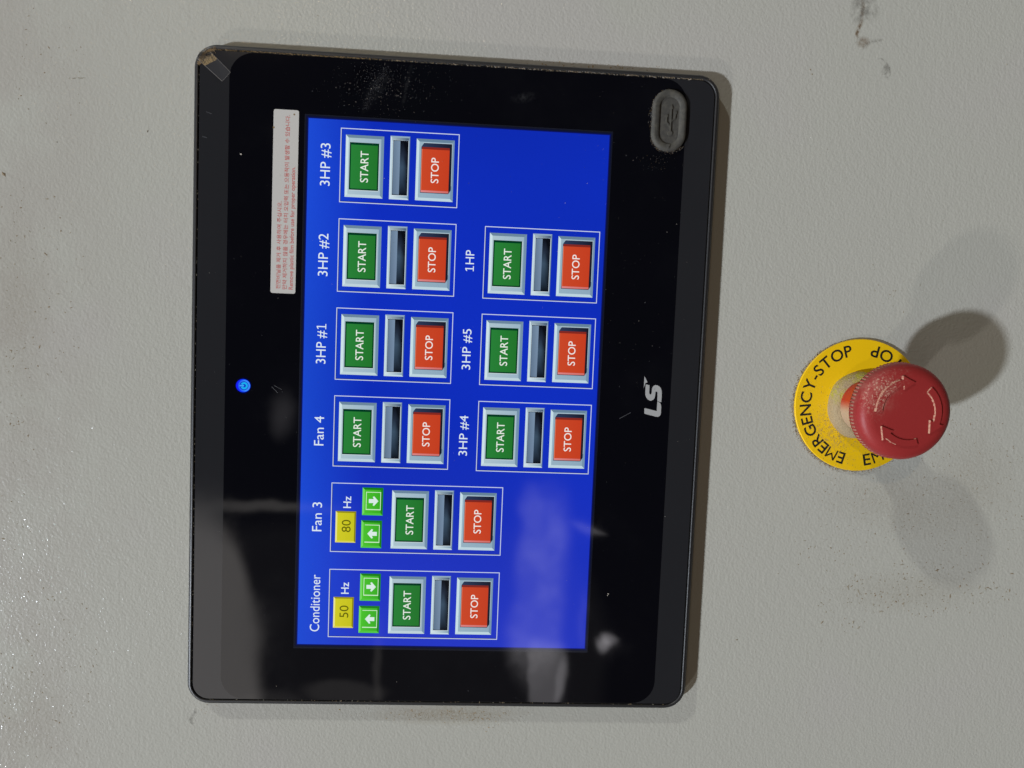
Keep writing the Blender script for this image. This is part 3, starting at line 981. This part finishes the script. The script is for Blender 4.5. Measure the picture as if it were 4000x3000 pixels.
# sawdust caught round the yellow plate
for i in range(1300):
    a = math.radians(random.uniform(8, 196)); w = math.sin(min(1, max(0, (math.degrees(a) - 8) / 90)) * 1.57)
    lo = max(0, (math.degrees(a) - 150) / 46)
    r = 29.5 + abs(random.gauss(0, 0.85)) * w * (1 - lo * 0.6)
    sz = random.uniform(0.25, 0.6)
    flake(mb, bx + r * math.cos(a), by + r * math.sin(a), random.uniform(0.0, 0.5), sz / 2, sz * 0.3, random.random() * 6.3, 0.3, random.choice(['tan', 'tanish', 'brown', 'tan', 'pale', 'tanish']))
for i in range(220):
    a = math.radians(random.uniform(180, 250)); r = 30 + abs(random.gauss(0, 0.8)); sz = random.uniform(0.2, 0.5)
    flake(mb, bx + r * math.cos(a), by + r * math.sin(a), 0.01, sz / 2, sz * 0.3, random.random() * 6.3, 0.2, random.choice(['tan', 'olive']))
tag(mb.build('sawdust_rim'), 'brown sawdust caught round the edge of the yellow plate', 'dust', kind='stuff')

mb = MB()
for i in range(300):                 # grains lying on the plate and the collar
    if random.random() < 0.6: a = math.radians(random.gauss(140, 22)); r = random.uniform(16, 27) * random.uniform(0.85, 1.0)
    else: a = math.radians(random.uniform(60, 205)); r = random.uniform(15.5, 29)
    r = max(r, 15.6)
    sz = random.uniform(0.18, 0.5)
    flake(mb, bx + r * math.cos(a), by + r * math.sin(a), 1.55, sz / 2, sz * 0.3, random.random() * 6.3, 0.15, random.choice(['ochre', 'ochre', 'brown', 'tan']))
tag(mb.build('sawdust_grains'), 'ochre sawdust grains lying on the yellow plate', 'dust', kind='stuff')

mb = MB()
# dust along the groove of the bezel
for i in range(2300):
    t_ = random.random(); side_ = random.random()
    if side_ < 0.66:                 # right-hand side (top edge in the photograph)
        y = HH - 4 - t_ * (2 * HH - 8); x = HW - 2.45 + random.gauss(0, 0.17); dens = 1.0 if t_ < 0.32 else 0.55
        m_ = random.choice(['ochre', 'tan', 'ochre'] if t_ < 0.35 else ['tan', 'brown', 'pale', 'brown'])
    elif side_ < 0.80:               # left-hand side
        y = HH - 6 - t_ * (2 * HH - 12); x = -(HW - 2.45) + random.gauss(0, 0.12); dens = 0.35; m_ = random.choice(['brown', 'olive', 'tan'])
    else:                            # along the top
        x = HW - 6 - t_ * (2 * HW - 12); y = HH - 2.45 + random.gauss(0, 0.12); dens = 0.5 if t_ < 0.1 else 0.22; m_ = random.choice(['brown', 'olive'])
    if random.random() > dens: continue
    sz = random.uniform(0.2, 0.62)
    flake(mb, x, y, 5.75 + random.random() * 0.3, sz / 2, sz * 0.3, random.random() * 6.3, 0.2, m_)
for i in range(560):                 # the rounded corner under the tape
    a = math.radians(random.uniform(5, 85)); r = 7.2 + random.gauss(0, 0.35) * (1.6 if random.random() < 0.3 else 1)
    sz = random.uniform(0.2, 0.6)
    flake(mb, HW - 9.6 + r * math.cos(a), HH - 9.6 + r * math.sin(a), 6.0 + random.random() * 0.12, sz / 2, sz * 0.3, random.random() * 6.3, 0.2, random.choice(['ochre', 'tan', 'tan', 'brown']))
# sawdust under the lower left edge and round the usb cover
k = dict(reject=on_panel)
stipple(mb, 1690, 2788, 300, 26, 330, 0.2, 0.8, ['brown', 'tan', 'ochre', 'tanish'], gauss=True, **k)
stipple(mb, 1850, 2800, 120, 45, 170, 0.2, 0.9, ['brown', 'ochre', 'tan'], gauss=True, **k)
stipple(mb, 840, 2770, 60, 20, 40, 0.2, 0.7, ['olive', 'tan'], gauss=True, **k)
stipple(mb, 2350, 262, 330, 16, 110, 0.25, 0.95, ['brown', 'ochre'], rot=3.4, gauss=True, **k)
for i in range(220):
    a = math.radians(random.uniform(95, 235) if random.random() < 0.75 else random.uniform(0, 100)); c_, s_ = math.cos(a), math.sin(a)
    cx_ = 5.4 * (1 if c_ > 0 else -1); rr2 = 7.4 + abs(random.gauss(0, 0.35)) * (1.6 if c_ < -0.4 else 0.7)
    x = ux + cx_ + rr2 * c_
    if random.random() < 0.35 and s_ > 0: x = ux + random.uniform(-5.4, 5.4); y = uy + rr2
    else: y = uy + rr2 * s_
    sz = random.uniform(0.12, 0.32)
    flake(mb, x, y, 6.05 + (random.random() * 1.2 if s_ > 0 and rr2 < 7.6 else 0), sz / 2, sz * 0.3, random.random() * 6.3, 0.15, random.choice(['tan', 'lint', 'pale', 'ochre']))
tag(mb.build('bezel_dust'), 'tan dust packed along the groove of the black bezel', 'dust', kind='stuff')

mb = MB()
inside = lambda x, y: abs(x) > HW - 3.5 or abs(y) > HH - 3.5
kk = dict(z=6.17, reject=inside, longish=0.3, hgt=0.1)
stipple(mb, 1720, 1500, 1000, 1300, 420, 0.08, 0.32, ['lint', 'lint', 'pale'], **kk)
stipple(mb, 2480, 900, 220, 800, 110, 0.10, 0.38, ['lint', 'pale'], **kk)
stipple(mb, 1500, 330, 230, 120, 700, 0.09, 0.26, ['lint', 'lint', 'pale'], gauss=True, **kk)
for i in range(150):
    t_ = random.random(); x, y = at(1420 + 90 * t_ + random.gauss(0, 10), 430 - 170 * t_, 6.17)
    flake(mb, x, y, 6.17, 0.08, 0.05, random.random() * 3, 0.02, 'lint')
stipple(mb, 2565, 630, 55, 40, 80, 0.08, 0.24, ['lint', 'pale', 'tan'], gauss=True, **kk)
for a, b in (((805, 436), (828, 445)), ((790, 533), (808, 537)), ((2420, 1635), (2464, 1612)), ((1060, 1510), (1085, 1535)), ((1070, 1505), (1100, 1522))):
    p, q = at(*a, 6.17), at(*b, 6.17); bar(mb, p, q, 0.10, 6.03, 6.05, 'lint')
for px, py, sz in ((941, 602, 1.0), (2376, 2320, 0.8), (2373, 2326, 0.6), (1080, 2680, 0.4)):
    x, y = at(px, py, 6.05); flake(mb, x, y, 6.05, sz / 2, sz * 0.35, 1.0, 0.05, 'pale')
tag(mb.build('glass_dust'), 'fine pale dust specks and hairline scratches on the black glass', 'dust', kind='stuff')


def film(name, pts, z, m, parent, edge=0.55):
    """soft-edged film: a fan from the middle to a ragged rim where it thins to nothing"""
    n = len(pts); cx, cy = sum(p[0] for p in pts) / n, sum(p[1] for p in pts) / n
    mid = [(cx + (p[0] - cx) * edge, cy + (p[1] - cy) * edge, z) for p in pts]
    vs = [(cx, cy, z)] + mid + [(p[0], p[1], z) for p in pts]
    fs = [(0, 1 + i, 1 + (i + 1) % n) for i in range(n)] + [(1 + i, 1 + n + i, 1 + n + (i + 1) % n, 1 + (i + 1) % n) for i in range(n)]
    b = MB(); b.add(vs, fs, m, [(1, 0, 0)] * (n + 1) + [(0, 0, 0)] * n)
    return b.build(name, parent)


def band(name, path, w, z, m, parent, taper=True):
    b = MB(); n = len(path); vs, cs = [], []
    for i, p in enumerate(path):
        q0, q1 = path[max(0, i - 1)], path[min(n - 1, i + 1)]
        dx, dy = q1[0] - q0[0], q1[1] - q0[1]; L = math.hypot(dx, dy) or 1; nx, ny = -dy / L, dx / L
        e = 0 if (taper and i in (0, n - 1)) else 1
        for k_, c in ((-1, 0), (0, 1), (1, 0)):
            ww = w * (0.8 + 0.4 * random.random()); vs.append((p[0] + nx * ww * k_, p[1] + ny * ww * k_, z)); cs.append((c * e, 0, 0))
    b.add(vs, [(3 * i + j, 3 * i + j + 1, 3 * i + j + 4, 3 * i + j + 3) for i in range(n - 1) for j in (0, 1)], m, cs)
    return b.build(name, parent)


def ell(px, py, rx, ry, z, rot=0, n=16, rag=0.15):
    c, s_ = math.cos(math.radians(rot)), math.sin(math.radians(rot)); out = []
    for i in range(n):
        a = 6.2832 * i / n; k_ = 1 + random.uniform(-rag, rag); X, Y = rx * k_ * math.cos(a), ry * k_ * math.sin(a)
        out.append(at(px + X * c - Y * s_, py + X * s_ + Y * c, z))
    return out


wz = 0.05
W0 = lambda L: [at(x, y, wz) for x, y in L]
band('drip_stain', W0([(3372, -40), (3372, 30), (3366, 70), (3362, 95), (3352, 118), (3345, 135), (3352, 160)]), 1.1, wz, 'stain', wall)
band('drip_stain', W0([(3364, 90), (3356, 112), (3346, 130), (3347, 142)]), 0.55, wz + .02, 'stain', wall)
film('grime_patch', ell(3375, 30, 60, 75, wz, 0), wz + .01, 'grime', wall, 0.3)
film('grime_patch', ell(3372, 165, 30, 28, wz, 0), wz, 'stain', wall, 0.2)
band('grime_arc', W0([(3365, 192), (3385, 175), (3405, 162), (3430, 158), (3452, 162)]), 1.0, wz, 'grime', wall)
band('grime_arc', W0([(3425, 228), (3440, 228), (3455, 238), (3470, 255), (3475, 275), (3476, 292), (3466, 303), (3452, 296)]), 0.65, wz, 'grime', wall)
film('grime_patch', ell(3458, 272, 16, 26, wz, 10), wz, 'grime', wall, 0.5)
band('grime_arc', W0([(772, 2765), (760, 2785), (748, 2800), (744, 2820), (752, 2835)]), 1.3, wz, 'grime', wall)
film('sawdust_film', ell(1740, 2790, 330, 48, wz, 0, 24), wz, 'edgefilm', wall, 0.2)
film('dust_film', ell(3480, 1960, 300, 150, wz, 15, 20), wz + .01, 'dustfilm', wall, 0.25)
film('dust_film', ell(3800, 1880, 180, 260, wz, 0, 20), wz + .02, 'dustfilm', wall, 0.25)
film('dust_film', ell(3560, 2310, 330, 90, wz, -3, 20), wz + .03, 'dustfilm', wall, 0.25)
film('dust_film', ell(70, 1250, 160, 520, wz, 0, 20), wz + .01, 'dustfilm', wall, 0.25)
film('dust_film', ell(80, 2800, 200, 330, wz, 0, 20), wz + .01, 'dustfilm', wall, 0.25)
film('finger_smear', ell(1470, 345, 34, 120, 6.03, 28), 6.031, 'haze', panel, 0.3)
film('finger_smear', ell(1590, 330, 10, 110, 6.03, 12), 6.032, 'haze', panel, 0.3)
film('finger_smear', ell(2050, 380, 60, 22, 6.03, -10), 6.031, 'haze', panel, 0.2)
